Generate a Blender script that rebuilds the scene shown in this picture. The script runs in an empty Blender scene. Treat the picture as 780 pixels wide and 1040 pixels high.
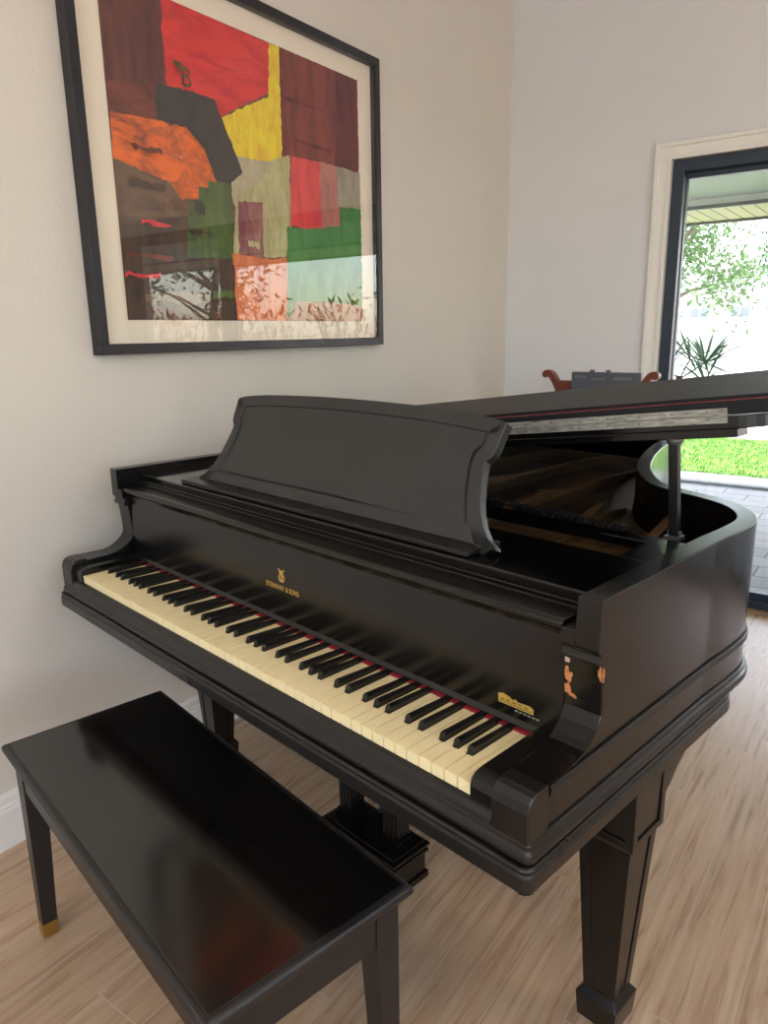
import bpy, bmesh, math, random
from mathutils import Vector, Matrix
from mathutils.noise import noise as mnoise
random.seed(7)
PI = math.pi
scene = bpy.context.scene
col = scene.collection
WR = 0.17                                   # the room is turned by this angle against the piano
WM = Matrix.Translation((-0.804, 0, 0)) @ Matrix.Rotation(WR, 4, 'Z')   # room frame -> world
def W(x, y, z=0): return WM @ Vector((x, y, z))

# ------------------------------------------------------------------ materials
def newmat(name):
    m = bpy.data.materials.new(name); m.use_nodes = True
    nt = m.node_tree; b = nt.nodes['Principled BSDF']
    return m, nt, b
def lin(c):
    return tuple((v/12.92 if v <= .04045 else ((v+.055)/1.055)**2.4) for v in (x/255 for x in c)) + (1,)
def N(nt, t, **kw):
    n = nt.nodes.new(t)
    for k, v in kw.items(): setattr(n, k, v)
    return n
def simple(name, rgb, rough=.5, metal=0, coat=0, var=.0, vscale=8, bump=0, bscale=60, stretch=None, spec=None, rvar=0):
    m, nt, b = newmat(name)
    c = lin(rgb)
    b.inputs['Base Color'].default_value = c
    b.inputs['Roughness'].default_value = rough
    b.inputs['Metallic'].default_value = metal
    b.inputs['Coat Weight'].default_value = coat
    b.inputs['Coat Roughness'].default_value = .08
    if spec is not None: b.inputs['Specular IOR Level'].default_value = spec
    tc = N(nt, 'ShaderNodeTexCoord'); mp = N(nt, 'ShaderNodeMapping')
    nt.links.new(tc.outputs['Object'], mp.inputs[0])
    if stretch: mp.inputs['Scale'].default_value = stretch
    if var:
        nz = N(nt, 'ShaderNodeTexNoise'); nz.inputs['Scale'].default_value = vscale; nz.inputs['Detail'].default_value = 6
        nt.links.new(mp.outputs[0], nz.inputs['Vector'])
        mr = N(nt, 'ShaderNodeMapRange'); mr.inputs['To Min'].default_value = 1-var; mr.inputs['To Max'].default_value = 1+var
        mr.inputs['From Min'].default_value = .3; mr.inputs['From Max'].default_value = .7
        nt.links.new(nz.outputs['Fac'], mr.inputs['Value'])
        mx = N(nt, 'ShaderNodeVectorMath', operation='SCALE'); mx.inputs[0].default_value = c[:3]
        nt.links.new(mr.outputs[0], mx.inputs['Scale']); nt.links.new(mx.outputs[0], b.inputs['Base Color'])
    if rvar:
        nz = N(nt, 'ShaderNodeTexNoise'); nz.inputs['Scale'].default_value = 5; nz.inputs['Detail'].default_value = 8
        nt.links.new(mp.outputs[0], nz.inputs['Vector'])
        mr = N(nt, 'ShaderNodeMapRange'); mr.inputs['To Min'].default_value = rough-rvar; mr.inputs['To Max'].default_value = rough+rvar
        mr.inputs['From Min'].default_value = .3; mr.inputs['From Max'].default_value = .7
        nt.links.new(nz.outputs['Fac'], mr.inputs['Value']); nt.links.new(mr.outputs[0], b.inputs['Roughness'])
    if bump:
        nz = N(nt, 'ShaderNodeTexNoise'); nz.inputs['Scale'].default_value = bscale; nz.inputs['Detail'].default_value = 4
        nt.links.new(tc.outputs['Object'], nz.inputs['Vector'])
        bp = N(nt, 'ShaderNodeBump'); bp.inputs['Strength'].default_value = bump; bp.inputs['Distance'].default_value = .004
        nt.links.new(nz.outputs['Fac'], bp.inputs['Height']); nt.links.new(bp.outputs[0], b.inputs['Normal'])
    return m

M = {}
M['wall'] = simple('painted_wall', (222, 215, 204), .75, bump=.30, bscale=95, var=.015, vscale=3)
M['wall_cool_light'] = simple('wall_tinted_cool_light', (224, 223, 222), .75, bump=.2, bscale=95, var=.012, vscale=3)  # back wall: cooler light put into its base colour
M['trim'] = simple('trim_paint', (236, 232, 224), .4)
M['ceiling'] = simple('ceiling_paint', (236, 233, 228), .8)
M['lacquer'] = simple('black_lacquer', (10, 9, 9), .22, rvar=.05, spec=.5, bump=.02, bscale=12)
M['matte'] = simple('matte_black', (30, 31, 32), .5, spec=.22)
M['satin'] = simple('satin_black', (36, 36, 35), .48, rvar=.05, spec=.6)
M['arm'] = simple('worn_black', (17, 16, 16), .33, rvar=.07, spec=.5)
M['gloss'] = simple('gloss_black', (7, 7, 7), .085, rvar=.03, spec=.5, bump=.012, bscale=6)
M['bench'] = simple('bench_wood', (30, 27, 25), .42, rvar=.05)
M['bench_top'] = simple('bench_gloss', (15, 14, 13), .13, rvar=.035, spec=.85, bump=.015, bscale=5)
M['ivory'] = simple('aged_ivory', (244, 226, 176), .32, var=.02, vscale=25)
M['ebony'] = simple('ebony', (18, 18, 19), .27)
M['felt'] = simple('red_felt', (158, 28, 44), .9, var=.1, vscale=200)
M['gold'] = simple('gold_leaf', (222, 184, 92), .38, metal=.55)
M['chip'] = simple('bare_wood_chip', (190, 122, 72), .7, var=.35, vscale=90)
M['chip_pale'] = simple('bare_primer', (205, 170, 150), .7, var=.2, vscale=60)
M['brass'] = simple('brass', (190, 155, 80), .3, metal=.9, var=.1)
M['hinge'] = simple('old_nickel', (160, 158, 148), .5, metal=.6, var=.4, vscale=45, stretch=(1, 4, 4))
M['plate'] = simple('bronze_plate', (128, 96, 60), .38, metal=.6, var=.12, vscale=10)
M['board'] = simple('soundboard', (140, 96, 52), .5, var=.12, vscale=12, stretch=(1, 10, 1))
M['string'] = simple('steel_string', (150, 140, 120), .35, metal=.9)
M['damper'] = simple('damper_black', (22, 20, 19), .5)
M['steel'] = simple('grey_bracket', (120, 124, 120), .35, metal=.8)
M['frame'] = simple('black_frame', (34, 33, 38), .42, rvar=.05, var=.2, vscale=14)
M['mat'] = simple('mat_board', (250, 238, 216), .9)
M['alu'] = simple('dark_aluminium', (46, 56, 68), .42, metal=.2)
M['mahogany'] = simple('mahogany', (110, 52, 34), .35, var=.2, vscale=10, stretch=(1, 1, 8))
M['panel'] = simple('grey_panel', (82, 84, 92), .5, var=.1)
M['soffit'] = simple('porch_ceiling', (196, 204, 190), .8)
M['beam'] = simple('porch_beam', (92, 96, 92), .7)
M['bark'] = simple('bark', (96, 82, 66), .9, var=.3, bump=.4, bscale=20)
M['frond'] = simple('palm_leaf_hazed', (112, 150, 118), .5, var=.2)  # leaf green lightened, haze over the palm put into the colour
M['leaf'] = simple('tree_leaf', (86, 120, 58), .6, var=.35, vscale=3)
M['leaf2'] = simple('tree_leaf_dark', (66, 104, 62), .6, var=.35, vscale=3)
M['croton'] = simple('croton_leaf', (196, 104, 40), .6, var=.5, vscale=6)
M['pot'] = simple('clay_pot', (126, 100, 82), .7, var=.15)
M['stucco'] = simple('pale_stucco', (228, 222, 210), .85, var=.04)
M['roof'] = simple('shingle', (150, 146, 140), .85, var=.15, vscale=6)
M['hazed_glass'] = simple('house_glass_hazed', (128, 136, 140), .12)  # far house panes lightened, distance haze put into the colour
M['concrete'] = simple('pale_drive', (222, 216, 208), .9, var=.05, vscale=2)
M['gravel'] = simple('pale_gravel', (190, 190, 184), .9, var=.35, vscale=45, bump=.8, bscale=50)
M['sink'] = simple('soil', (70, 56, 44), .95, var=.3)

def floor_mat():
    m, nt, b = newmat('plank_floor'); L = nt.links.new
    tc = N(nt, 'ShaderNodeTexCoord'); sp = N(nt, 'ShaderNodeSeparateXYZ'); L(tc.outputs['Object'], sp.inputs[0])
    def mth(op, a, bb=None, c=None):
        n = N(nt, 'ShaderNodeMath', operation=op)
        for i, v in enumerate((a, bb, c)):
            if v is None: continue
            if isinstance(v, (int, float)): n.inputs[i].default_value = v
            else: L(v, n.inputs[i])
        return n.outputs[0]
    px = mth('DIVIDE', mth('SUBTRACT', sp.outputs['X'], 1.136), .1345)
    row = mth('FLOOR', px); fx = mth('FRACT', px)
    wn = N(nt, 'ShaderNodeTexWhiteNoise', noise_dimensions='1D'); L(row, wn.inputs['W'])
    py = mth('ADD', mth('DIVIDE', sp.outputs['Y'], 1.2), wn.outputs['Value'])
    cl = mth('FLOOR', py); fy = mth('FRACT', py)
    cmb = N(nt, 'ShaderNodeCombineXYZ'); L(row, cmb.inputs[0]); L(cl, cmb.inputs[1])
    wn2 = N(nt, 'ShaderNodeTexWhiteNoise', noise_dimensions='3D'); L(cmb.outputs[0], wn2.inputs['Vector'])
    # seams
    ex = mth('MINIMUM', fx, mth('SUBTRACT', 1, fx)); ey = mth('MINIMUM', fy, mth('SUBTRACT', 1, fy))
    seam = mth('MAXIMUM', mth('LESS_THAN', ex, .010), mth('LESS_THAN', ey, .0014))
    # grain
    va = N(nt, 'ShaderNodeVectorMath', operation='MULTIPLY_ADD')
    L(wn2.outputs['Color'], va.inputs[0]); va.inputs[1].default_value = (9, 9, 9); L(tc.outputs['Object'], va.inputs[2])
    mp = N(nt, 'ShaderNodeMapping'); mp.inputs['Scale'].default_value = (34, 1.9, 1); L(va.outputs[0], mp.inputs[0])
    nz = N(nt, 'ShaderNodeTexNoise'); nz.inputs['Scale'].default_value = 1.6; nz.inputs['Detail'].default_value = 8; nz.inputs['Roughness'].default_value = .62; nz.inputs['Distortion'].default_value = .6
    L(mp.outputs[0], nz.inputs['Vector'])
    cr = N(nt, 'ShaderNodeValToRGB'); e = cr.color_ramp.elements
    e[0].position = .28; e[0].color = lin((164, 132, 104)); e[1].position = .72; e[1].color = lin((206, 180, 150))
    x = cr.color_ramp.elements.new(.5); x.color = lin((188, 157, 126))
    L(nz.outputs['Fac'], cr.inputs[0])
    mp2 = N(nt, 'ShaderNodeMapping'); mp2.inputs['Scale'].default_value = (120, 5, 1); L(va.outputs[0], mp2.inputs[0])
    nz2 = N(nt, 'ShaderNodeTexNoise'); nz2.inputs['Scale'].default_value = 1; nz2.inputs['Detail'].default_value = 3; L(mp2.outputs[0], nz2.inputs['Vector'])
    vr = mth('MULTIPLY', mth('ADD', mth('MULTIPLY', wn2.outputs['Value'], .16), .92), mth('ADD', mth('MULTIPLY', nz2.outputs['Fac'], .30), .85))
    sc_ = N(nt, 'ShaderNodeVectorMath', operation='SCALE'); L(cr.outputs[0], sc_.inputs[0]); L(vr, sc_.inputs['Scale'])
    mx = N(nt, 'ShaderNodeMix', data_type='RGBA'); L(seam, mx.inputs['Factor']); L(sc_.outputs[0], mx.inputs['A']); mx.inputs['B'].default_value = lin((196, 178, 156))
    L(mx.outputs['Result'], b.inputs['Base Color'])
    b.inputs['Roughness'].default_value = .36
    mr = mth('ADD', mth('MULTIPLY', nz.outputs['Fac'], .2), .19); L(mr, b.inputs['Roughness'])
    bp = N(nt, 'ShaderNodeBump'); bp.inputs['Strength'].default_value = .25; bp.inputs['Distance'].default_value = .002
    L(mth('SUBTRACT', nz.outputs['Fac'], mth('MULTIPLY', seam, .6)), bp.inputs['Height']); L(bp.outputs[0], b.inputs['Normal'])
    return m
M['floor'] = floor_mat()

def brick_mat(name, c1, c2, mortar, w, h, rough=.85, rot=0):
    m, nt, b = newmat(name); L = nt.links.new
    tc = N(nt, 'ShaderNodeTexCoord'); mp = N(nt, 'ShaderNodeMapping'); L(tc.outputs['Object'], mp.inputs[0]); mp.inputs['Rotation'].default_value = (0, 0, rot)
    br = N(nt, 'ShaderNodeTexBrick'); L(mp.outputs[0], br.inputs['Vector'])
    br.inputs['Color1'].default_value = lin(c1); br.inputs['Color2'].default_value = lin(c2); br.inputs['Mortar'].default_value = lin(mortar)
    br.inputs['Scale'].default_value = 1; br.inputs['Mortar Size'].default_value = .006; br.inputs['Brick Width'].default_value = w; br.inputs['Row Height'].default_value = h
    L(br.outputs['Color'], b.inputs['Base Color']); b.inputs['Roughness'].default_value = rough
    return m
M['paver'] = brick_mat('patio_paver', (140, 140, 138), (122, 124, 124), (84, 84, 80), .40, .20, rot=0)
M['slat'] = brick_mat('slatted_soffit', (222, 212, 170), (208, 200, 158), (120, 116, 92), .10, 5.0)

def grass_mat():
    m, nt, b = newmat('lawn_grass'); L = nt.links.new
    tc = N(nt, 'ShaderNodeTexCoord'); nz = N(nt, 'ShaderNodeTexNoise'); nz.inputs['Scale'].default_value = 14; nz.inputs['Detail'].default_value = 8
    L(tc.outputs['Object'], nz.inputs['Vector'])
    cr = N(nt, 'ShaderNodeValToRGB'); cr.color_ramp.elements[0].position = .35; cr.color_ramp.elements[0].color = lin((62, 112, 30)); cr.color_ramp.elements[1].position = .65; cr.color_ramp.elements[1].color = lin((128, 168, 64))
    L(nz.outputs['Fac'], cr.inputs[0]); L(cr.outputs[0], b.inputs['Base Color']); b.inputs['Roughness'].default_value = .9
    bp = N(nt, 'ShaderNodeBump'); bp.inputs['Distance'].default_value = .03; L(nz.outputs['Fac'], bp.inputs['Height']); L(bp.outputs[0], b.inputs['Normal'])
    return m
M['grass'] = grass_mat()

def glass_mat(name, tint=(1, 1, 1, 1), ior=1.45):
    m = bpy.data.materials.new(name); m.use_nodes = True; nt = m.node_tree; nt.nodes.clear(); L = nt.links.new
    out = N(nt, 'ShaderNodeOutputMaterial'); mix = N(nt, 'ShaderNodeMixShader'); tr = N(nt, 'ShaderNodeBsdfTransparent'); gl = N(nt, 'ShaderNodeBsdfGlossy')
    gl.inputs['Roughness'].default_value = 0.0; tr.inputs[0].default_value = tint
    ge = N(nt, 'ShaderNodeNewGeometry'); dt = N(nt, 'ShaderNodeVectorMath', operation='DOT_PRODUCT'); L(ge.outputs['Incoming'], dt.inputs[0]); L(ge.outputs['Normal'], dt.inputs[1])
    def mm(op, a, b_=None):
        n_ = N(nt, 'ShaderNodeMath', operation=op); n_.use_clamp = True if op in ('MULTIPLY_ADD',) else False
        for q, v in enumerate((a, b_)):
            if v is None: continue
            if isinstance(v, (int, float)): n_.inputs[q].default_value = v
            else: L(v, n_.inputs[q])
        return n_.outputs[0]
    f0 = 2*((ior-1)/(ior+1))**2            # both faces of the pane, the same from either side
    k5 = mm('POWER', mm('SUBTRACT', 1.0, mm('ABSOLUTE', dt.outputs['Value'])), 5.0)
    L(mm('ADD', mm('MULTIPLY', k5, 1-f0), f0), mix.inputs[0]); L(tr.outputs[0], mix.inputs[1]); L(gl.outputs[0], mix.inputs[2]); L(mix.outputs[0], out.inputs[0])
    return m
M['glass'] = glass_mat('clear_glass')
M['picglass'] = glass_mat('picture_glass', ior=1.45)

def paint(name, rgb, alt=None, scale=9, stretch=(1, 1, 1), amt=.5):
    """brushed paint for the artwork"""
    m, nt, b = newmat('paint_' + name); L = nt.links.new
    tc = N(nt, 'ShaderNodeTexCoord'); mp = N(nt, 'ShaderNodeMapping'); mp.inputs['Scale'].default_value = stretch; L(tc.outputs['Object'], mp.inputs[0])
    nz = N(nt, 'ShaderNodeTexNoise'); nz.inputs['Scale'].default_value = scale; nz.inputs['Detail'].default_value = 9; nz.inputs['Roughness'].default_value = .7; nz.inputs['Distortion'].default_value = .5
    L(mp.outputs[0], nz.inputs['Vector'])
    cr = N(nt, 'ShaderNodeValToRGB'); e = cr.color_ramp.elements
    rgb = tuple(min(250, int(v*1.12+8)) for v in rgb); alt = tuple(min(250, int(v*1.12+8)) for v in alt)
    e[0].position = .5-.25*amt; e[0].color = lin(alt); e[1].position = .5+.12*amt; e[1].color = lin(rgb)
    L(nz.outputs['Fac'], cr.inputs[0]); L(cr.outputs[0], b.inputs['Base Color']); b.inputs['Roughness'].default_value = .8
    return m

# ------------------------------------------------------------------ mesh helpers
def box(bm, x0, x1, y0, y1, z0, z1):
    vs = [bm.verts.new((x, y, z)) for z in (z0, z1) for x, y in ((x0, y0), (x1, y0), (x1, y1), (x0, y1))]
    fs = []
    for f in ((3, 2, 1, 0), (4, 5, 6, 7), (0, 1, 5, 4), (1, 2, 6, 5), (2, 3, 7, 6), (3, 0, 4, 7)):
        fs.append(bm.faces.new([vs[i] for i in f]))
    return fs
def prism(bm, pts, axis, a0, a1):
    """extrude a 2-D polygon along an axis: 'x' pts=(y,z), 'y' pts=(x,z), 'z' pts=(x,y)"""
    def P(p, a):
        return {'x': (a, p[0], p[1]), 'y': (p[0], a, p[1]), 'z': (p[0], p[1], a)}[axis]
    A = [bm.verts.new(P(p, a0)) for p in pts]; B = [bm.verts.new(P(p, a1)) for p in pts]
    n = len(pts); fs = [bm.faces.new(A), bm.faces.new(B[::-1])]
    for i in range(n): fs.append(bm.faces.new((A[i], A[(i+1) % n], B[(i+1) % n], B[i])))
    return fs
def frustum(bm, cx, cy, z0, h0, z1, h1, k0=None, k1=None):
    k0 = h0 if k0 is None else k0; k1 = h1 if k1 is None else k1
    A = [bm.verts.new((cx+a*h0, cy+b*k0, z0)) for a, b in ((-1, -1), (1, -1), (1, 1), (-1, 1))]
    B = [bm.verts.new((cx+a*h1, cy+b*k1, z1)) for a, b in ((-1, -1), (1, -1), (1, 1), (-1, 1))]
    bm.faces.new(A[::-1]); bm.faces.new(B)
    for i in range(4): bm.faces.new((A[i], A[(i+1) % 4], B[(i+1) % 4], B[i]))
def tube(bm, pts, r, seg=10, r1=None):
    pts = [Vector(p) for p in pts]; n = len(pts); rings = []
    for i, p in enumerate(pts):
        t = (pts[min(i+1, n-1)]-pts[max(i-1, 0)]).normalized()
        a = t.orthogonal().normalized() if i == 0 else (pa - t*pa.dot(t)).normalized()
        pa = a; b = t.cross(a); rr = r if r1 is None else r+(r1-r)*i/(n-1)
        rings.append([bm.verts.new(p+(a*math.cos(2*PI*k/seg)+b*math.sin(2*PI*k/seg))*rr) for k in range(seg)])
    for i in range(n-1):
        for k in range(seg): bm.faces.new((rings[i][k], rings[i][(k+1) % seg], rings[i+1][(k+1) % seg], rings[i+1][k]))
    bm.faces.new(rings[0][::-1]); bm.faces.new(rings[-1])
def lathe(bm, prof, cx, cy, seg=24):
    rings = [[bm.verts.new((cx+r*math.cos(2*PI*k/seg), cy+r*math.sin(2*PI*k/seg), z)) for k in range(seg)] for r, z in prof]
    for i in range(len(prof)-1):
        for k in range(seg): bm.faces.new((rings[i][k], rings[i][(k+1) % seg], rings[i+1][(k+1) % seg], rings[i+1][k]))
    bm.faces.new(rings[0][::-1]); bm.faces.new(rings[-1])
def offset(path, d, closed=True):
    """mitred offset of a polygon (positive = outward for counter-clockwise)"""
    n = len(path); out = []
    for i in range(n):
        p = Vector(path[i]); a = Vector(path[i-1]) if (closed or i > 0) else None; c = Vector(path[(i+1) % n]) if (closed or i < n-1) else None
        n1 = n2 = None
        if a is not None: t = (p-a).normalized(); n1 = Vector((t.y, -t.x))
        if c is not None: t = (c-p).normalized(); n2 = Vector((t.y, -t.x))
        n1 = n1 if n1 is not None else n2; n2 = n2 if n2 is not None else n1
        m = (n1+n2); k = m.length
        m = m/k if k > 1e-6 else n1
        out.append(tuple(p+m*(d/max(.35, m.dot(n1)))))
    return out
def sweep(bm, path, prof, closed=True):
    """profile (out, z) swept round a plan path"""
    rings = []
    for d, z in prof:
        rings.append([bm.verts.new((x, y, z)) for x, y in offset(path, d, closed)])
    m = len(prof); n = len(path)
    for j in range(m):
        A, B = rings[j], rings[(j+1) % m]
        for i in range(n if closed else n-1):
            bm.faces.new((A[i], A[(i+1) % n], B[(i+1) % n], B[i]))
    if not closed:
        bm.faces.new([r[0] for r in rings]); bm.faces.new([r[-1] for r in rings][::-1])
def spline(pts, per=6):
    out = []; n = len(pts)
    for i in range(n-1):
        p0, p1, p2, p3 = (Vector(pts[max(i-1, 0)]), Vector(pts[i]), Vector(pts[i+1]), Vector(pts[min(i+2, n-1)]))
        for k in range(per):
            t = k/per
            out.append(tuple(.5*((2*p1)+(p2-p0)*t+(2*p0-5*p1+4*p2-p3)*t*t+(-p0+3*p1-3*p2+p3)*t**3)))
    out.append(tuple(pts[-1])); return out

roots = {}
def build(name, bm, mats, parent=None, bevel=0, seg=2, smooth=False, mtx=None, kind=None, label=None, origin='c'):
    """link a bmesh as ONE mesh object; vertices are in the frame of mtx (or world)"""
    bmesh.ops.recalc_face_normals(bm, faces=bm.faces[:])
    me = bpy.data.meshes.new(name)
    xs = [v.co for v in bm.verts]
    c = Vector(((min(v.x for v in xs)+max(v.x for v in xs))/2, (min(v.y for v in xs)+max(v.y for v in xs))/2, min(v.z for v in xs)))
    if origin == '0': c = Vector((0, 0, 0))
    bmesh.ops.translate(bm, verts=bm.verts[:], vec=-c)
    bm.to_mesh(me); bm.free()
    for m in (mats if isinstance(mats, (list, tuple)) else [mats]): me.materials.append(m)
    if smooth:
        for p in me.polygons: p.use_smooth = True
        me.set_sharp_from_angle(angle=math.radians(40))
    o = bpy.data.objects.new(name, me); col.objects.link(o)
    base = (mtx or Matrix.Identity(4)) @ Matrix.Translation(c)
    if parent is not None:
        o.parent = parent
        pw = world_of(parent)
        o.matrix_basis = pw.inverted() @ base
    else: o.matrix_basis = base
    WMX[o.name] = base
    if bevel:
        b = o.modifiers.new('bevel', 'BEVEL'); b.width = bevel; b.segments = seg; b.limit_method = 'ANGLE'; b.angle_limit = math.radians(35); b.harden_normals = False
    if kind: o['kind'] = kind
    if label: o['label'] = label
    return o
WMX = {}
def world_of(o): return WMX[o.name]
def thing(name, label, cat, mtx, group=None, kind=None):
    o = bpy.data.objects.new(name, None); col.objects.link(o); o.empty_display_size = .1
    o.matrix_basis = mtx; WMX[o.name] = mtx.copy()
    if label: o['label'] = label
    if cat: o['category'] = cat
    if group: o['group'] = group
    if kind: o['kind'] = kind
    return o
def tag(o, label, cat, group=None):
    o['label'] = label; o['category'] = cat
    if group: o['group'] = group
    return o
def B(): return bmesh.new()

# ------------------------------------------------------------------ the room (room frame: x' from the painting wall, y' towards the sliding door)
RX, RY0, RY1, RH = 5.4, -3.4, 2.64, 3.0
bm = B(); box(bm, -.15, RX+.15, RY0-.15, RY1+.10, -.12, 0); build('floor', bm, M['floor'], mtx=WM, kind='structure', origin='0')
bm = B(); box(bm, -.15, RX+.15, RY0-.15, RY1+.15, RH, RH+.15); build('ceiling', bm, M['ceiling'], mtx=WM, kind='structure')
bm = B(); box(bm, -.15, 0, RY0-.15, RY1+.15, 0, RH); build('wall_left', bm, M['wall'], mtx=WM, kind='structure', origin='0')
DX0, DX1, DH = .80, 3.36, 2.035
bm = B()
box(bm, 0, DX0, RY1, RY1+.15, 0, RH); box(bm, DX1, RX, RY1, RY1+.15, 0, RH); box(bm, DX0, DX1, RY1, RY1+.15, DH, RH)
build('wall_back', bm, M['wall_cool_light'], mtx=WM, kind='structure', origin='0')
# right wall with tall windows, unseen, added to bring in daylight
def wall_with_holes(name, axis, pos, thick, a0, a1, holes):
    bm = B()
    def bx(p0, p1, z0, z1):
        if axis == 'x': box(bm, pos, pos+thick, p0, p1, z0, z1)
        else: box(bm, p0, p1, pos, pos+thick, z0, z1)
    cur = a0
    for h0, h1, z0, z1 in holes:
        bx(cur, h0, 0, RH)
        if z0 > 0: bx(h0, h1, 0, z0)
        bx(h0, h1, z1, RH); cur = h1
    bx(cur, a1, 0, RH)
    return build(name, bm, M['wall'], mtx=WM, kind='structure', origin='0')
RW = [(-2.9, -1.3, .45, 2.35), (-.9, .7, .45, 2.35)]
wall_with_holes('wall_right', 'x', RX, .15, RY0-.15, RY1+.15, RW)
FW = [(.5, 2.5, .85, 2.7), (2.8, 5.0, .85, 2.7)]  # unseen front windows, added and sized for the light they give
wall_with_holes('wall_front', 'y', RY0-.15, .15, 0, RX, FW)
def window(n, axis, pos, h):
    a0, a1, z0, z1 = h
    w = thing('window_%d' % n, None, None, WM @ Matrix.Translation((pos, (a0+a1)/2, z0) if axis == 'x' else ((a0+a1)/2, pos, z0)), kind='structure')
    bm = B()
    def bx(p0, p1, q0, q1, t=.03):
        if axis == 'x': box(bm, pos-t, pos+t, p0, p1, q0, q1)
        else: box(bm, p0, p1, pos-t, pos+t, q0, q1)
    f = .05; mid = (a0+a1)/2
    bx(a0, a1, z0, z0+f); bx(a0, a1, z1-f, z1); bx(a0, a0+f, z0+f, z1-f); bx(a1-f, a1, z0+f, z1-f); bx(mid-f/2, mid+f/2, z0+f, z1-f)
    build('window_frame', bm, M['alu'], w, mtx=WM)
    bm = B(); f = .049
    if axis == 'x': vs = [(pos, a0+f, z0+f), (pos, a1-f, z0+f), (pos, a1-f, z1-f), (pos, a0+f, z1-f)]
    else: vs = [(a0+f, pos, z0+f), (a1-f, pos, z0+f), (a1-f, pos, z1-f), (a0+f, pos, z1-f)]
    bm.faces.new([bm.verts.new(v) for v in vs]); build('window_pane', bm, M['glass'], w, mtx=WM)
for i, h in enumerate(RW): window(i+1, 'x', RX+.075, h)
for i, h in enumerate(FW): window(i+3, 'y', RY0-.075, h)
# sliding door
door = thing('door_1', None, None, WM @ Matrix.Translation(((DX0+DX1)/2, RY1+.06, 0)), kind='structure')
bm = B(); y0, y1 = RY1+.012, RY1+.10
box(bm, DX0, DX0+.05, y0, y1, 0, DH); box(bm, DX1-.05, DX1, y0, y1, 0, DH); box(bm, DX0+.05, DX1-.05, y0, y1, DH-.05, DH); box(bm, DX0+.05, DX1-.05, y0, y1, 0, .045)
build('door_frame', bm, M['alu'], door, mtx=WM, bevel=.003)
def leaf(x0, x1, y, s0, s1):
    bm = B(); t = .018
    box(bm, x0, x0+s0, y-t, y+t, .045, DH-.05); box(bm, x1-s1, x1, y-t, y+t, .045, DH-.05)
    box(bm, x0+s0, x1-s1, y-t, y+t, DH-.075, DH-.05); box(bm, x0+s0, x1-s1, y-t, y+t, .045, .075)
    p = build('door_panel', bm, M['alu'], door, mtx=WM, bevel=.002)
    bm = B(); bm.faces.new([bm.verts.new(v) for v in ((x0+s0, y, .075), (x1-s1, y, .075), (x1-s1, y, DH-.075), (x0+s0, y, DH-.075))])
    build('door_pane', bm, M['glass'], p, mtx=WM)
leaf(DX0+.05, 2.28, RY1+.078, .004, .09)
leaf(2.19, DX1-.05, RY1+.034, .09, .14)
# casing round the door (trim): stepped profile
def casing(name, x0, x1, z0, z1):
    bm = B(); y = RY1
    box(bm, x0, x1, y-.012, y, z0, z1); return bm
bm = B(); c = .072
for o_, i_, d in ((c, .0, .014), (c, c-.018, .024), (.016, 0, .020)):
    box(bm, DX0-o_, DX0-i_, RY1-d, RY1, 0, DH+o_); box(bm, DX1+i_, DX1+o_, RY1-d, RY1, 0, DH+o_)
    box(bm, DX0-i_, DX1+i_, RY1-d, RY1, DH+i_, DH+o_)
box(bm, DX0-.004, DX0, RY1, RY1+.1, 0, DH); 
build('trim_1', bm, M['trim'], mtx=WM, kind='structure', bevel=.002)
# threshold
bm = B(); box(bm, DX0, DX1, RY1-.03, RY1+.012, 0, .012); build('trim_2', bm, simple('threshold', (150, 122, 96), .5), mtx=WM, kind='structure')
# baseboards
def baseboard(name, pts):
    bm = B()
    prof = [(0, 0), (.016, 0), (.016, .105), (.013, .112), (.013, .118), (.009, .122), (.009, .140), (.004, .152), (0, .152)]
    rings = []
    for (x, y, nx, ny) in pts: rings.append([bm.verts.new((x+nx*d, y+ny*d, z)) for d, z in prof])
    for a, b_ in zip(rings, rings[1:]):
        for k in range(len(prof)-1): bm.faces.new((a[k], b_[k], b_[k+1], a[k+1]))
        bm.faces.new((a[-1], b_[-1], b_[0], a[0]))
    bm.faces.new(rings[0]); bm.faces.new(rings[-1][::-1])
    build(name, bm, M['trim'], mtx=WM, kind='structure')
baseboard('baseboard_left', [(0, RY0, 1, 0), (0, RY1, 1, 0)])
baseboard('baseboard_back', [(0.016, RY1, 0, -1), (DX0-c, RY1, 0, -1)])
baseboard('baseboard_right', [(RX, RY0, -1, 0), (RX, RY1, -1, 0)])
baseboard('baseboard_front', [(0.016, RY0, 0, 1), (RX-.016, RY0, 0, 1)])

# ------------------------------------------------------------------ framed painting
PY0, PY1, PZ0, PZ1 = .182, 1.466, 1.262, 2.292
LM = WM
pic = thing('framed_painting', 'large black-framed abstract painting of red, yellow, green and maroon blocks on the wall', 'painting', WM @ Matrix.Translation((0, (PY0+PY1)/2, PZ0)))
bm = B(); fw, fd = .028, .040
def ring(y0, y1, z0, z1, w, x0, x1):
    for a in ((y0, y1, z0, z0+w), (y0, y1, z1-w, z1), (y0, y0+w, z0+w, z1-w), (y1-w, y1, z0+w, z1-w)): box(bm, x0, x1, *a)
ring(PY0, PY1, PZ0, PZ1, fw, .002, fd)
build('frame', bm, M['frame'], pic, mtx=WM, bevel=.0015)
bm = B(); box(bm, .002, .014, PY0+fw, PY1-fw, PZ0+fw, PZ1-fw); build('mat_board', bm, M['mat'], pic, mtx=WM)
bm = B(); x = .034; bm.faces.new([bm.verts.new(v) for v in ((x, PY0+fw, PZ0+fw), (x, PY1-fw, PZ0+fw), (x, PY1-fw, PZ1-fw), (x, PY0+fw, PZ1-fw))])
build('picture_glass', bm, M['picglass'], pic, mtx=WM)
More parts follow.
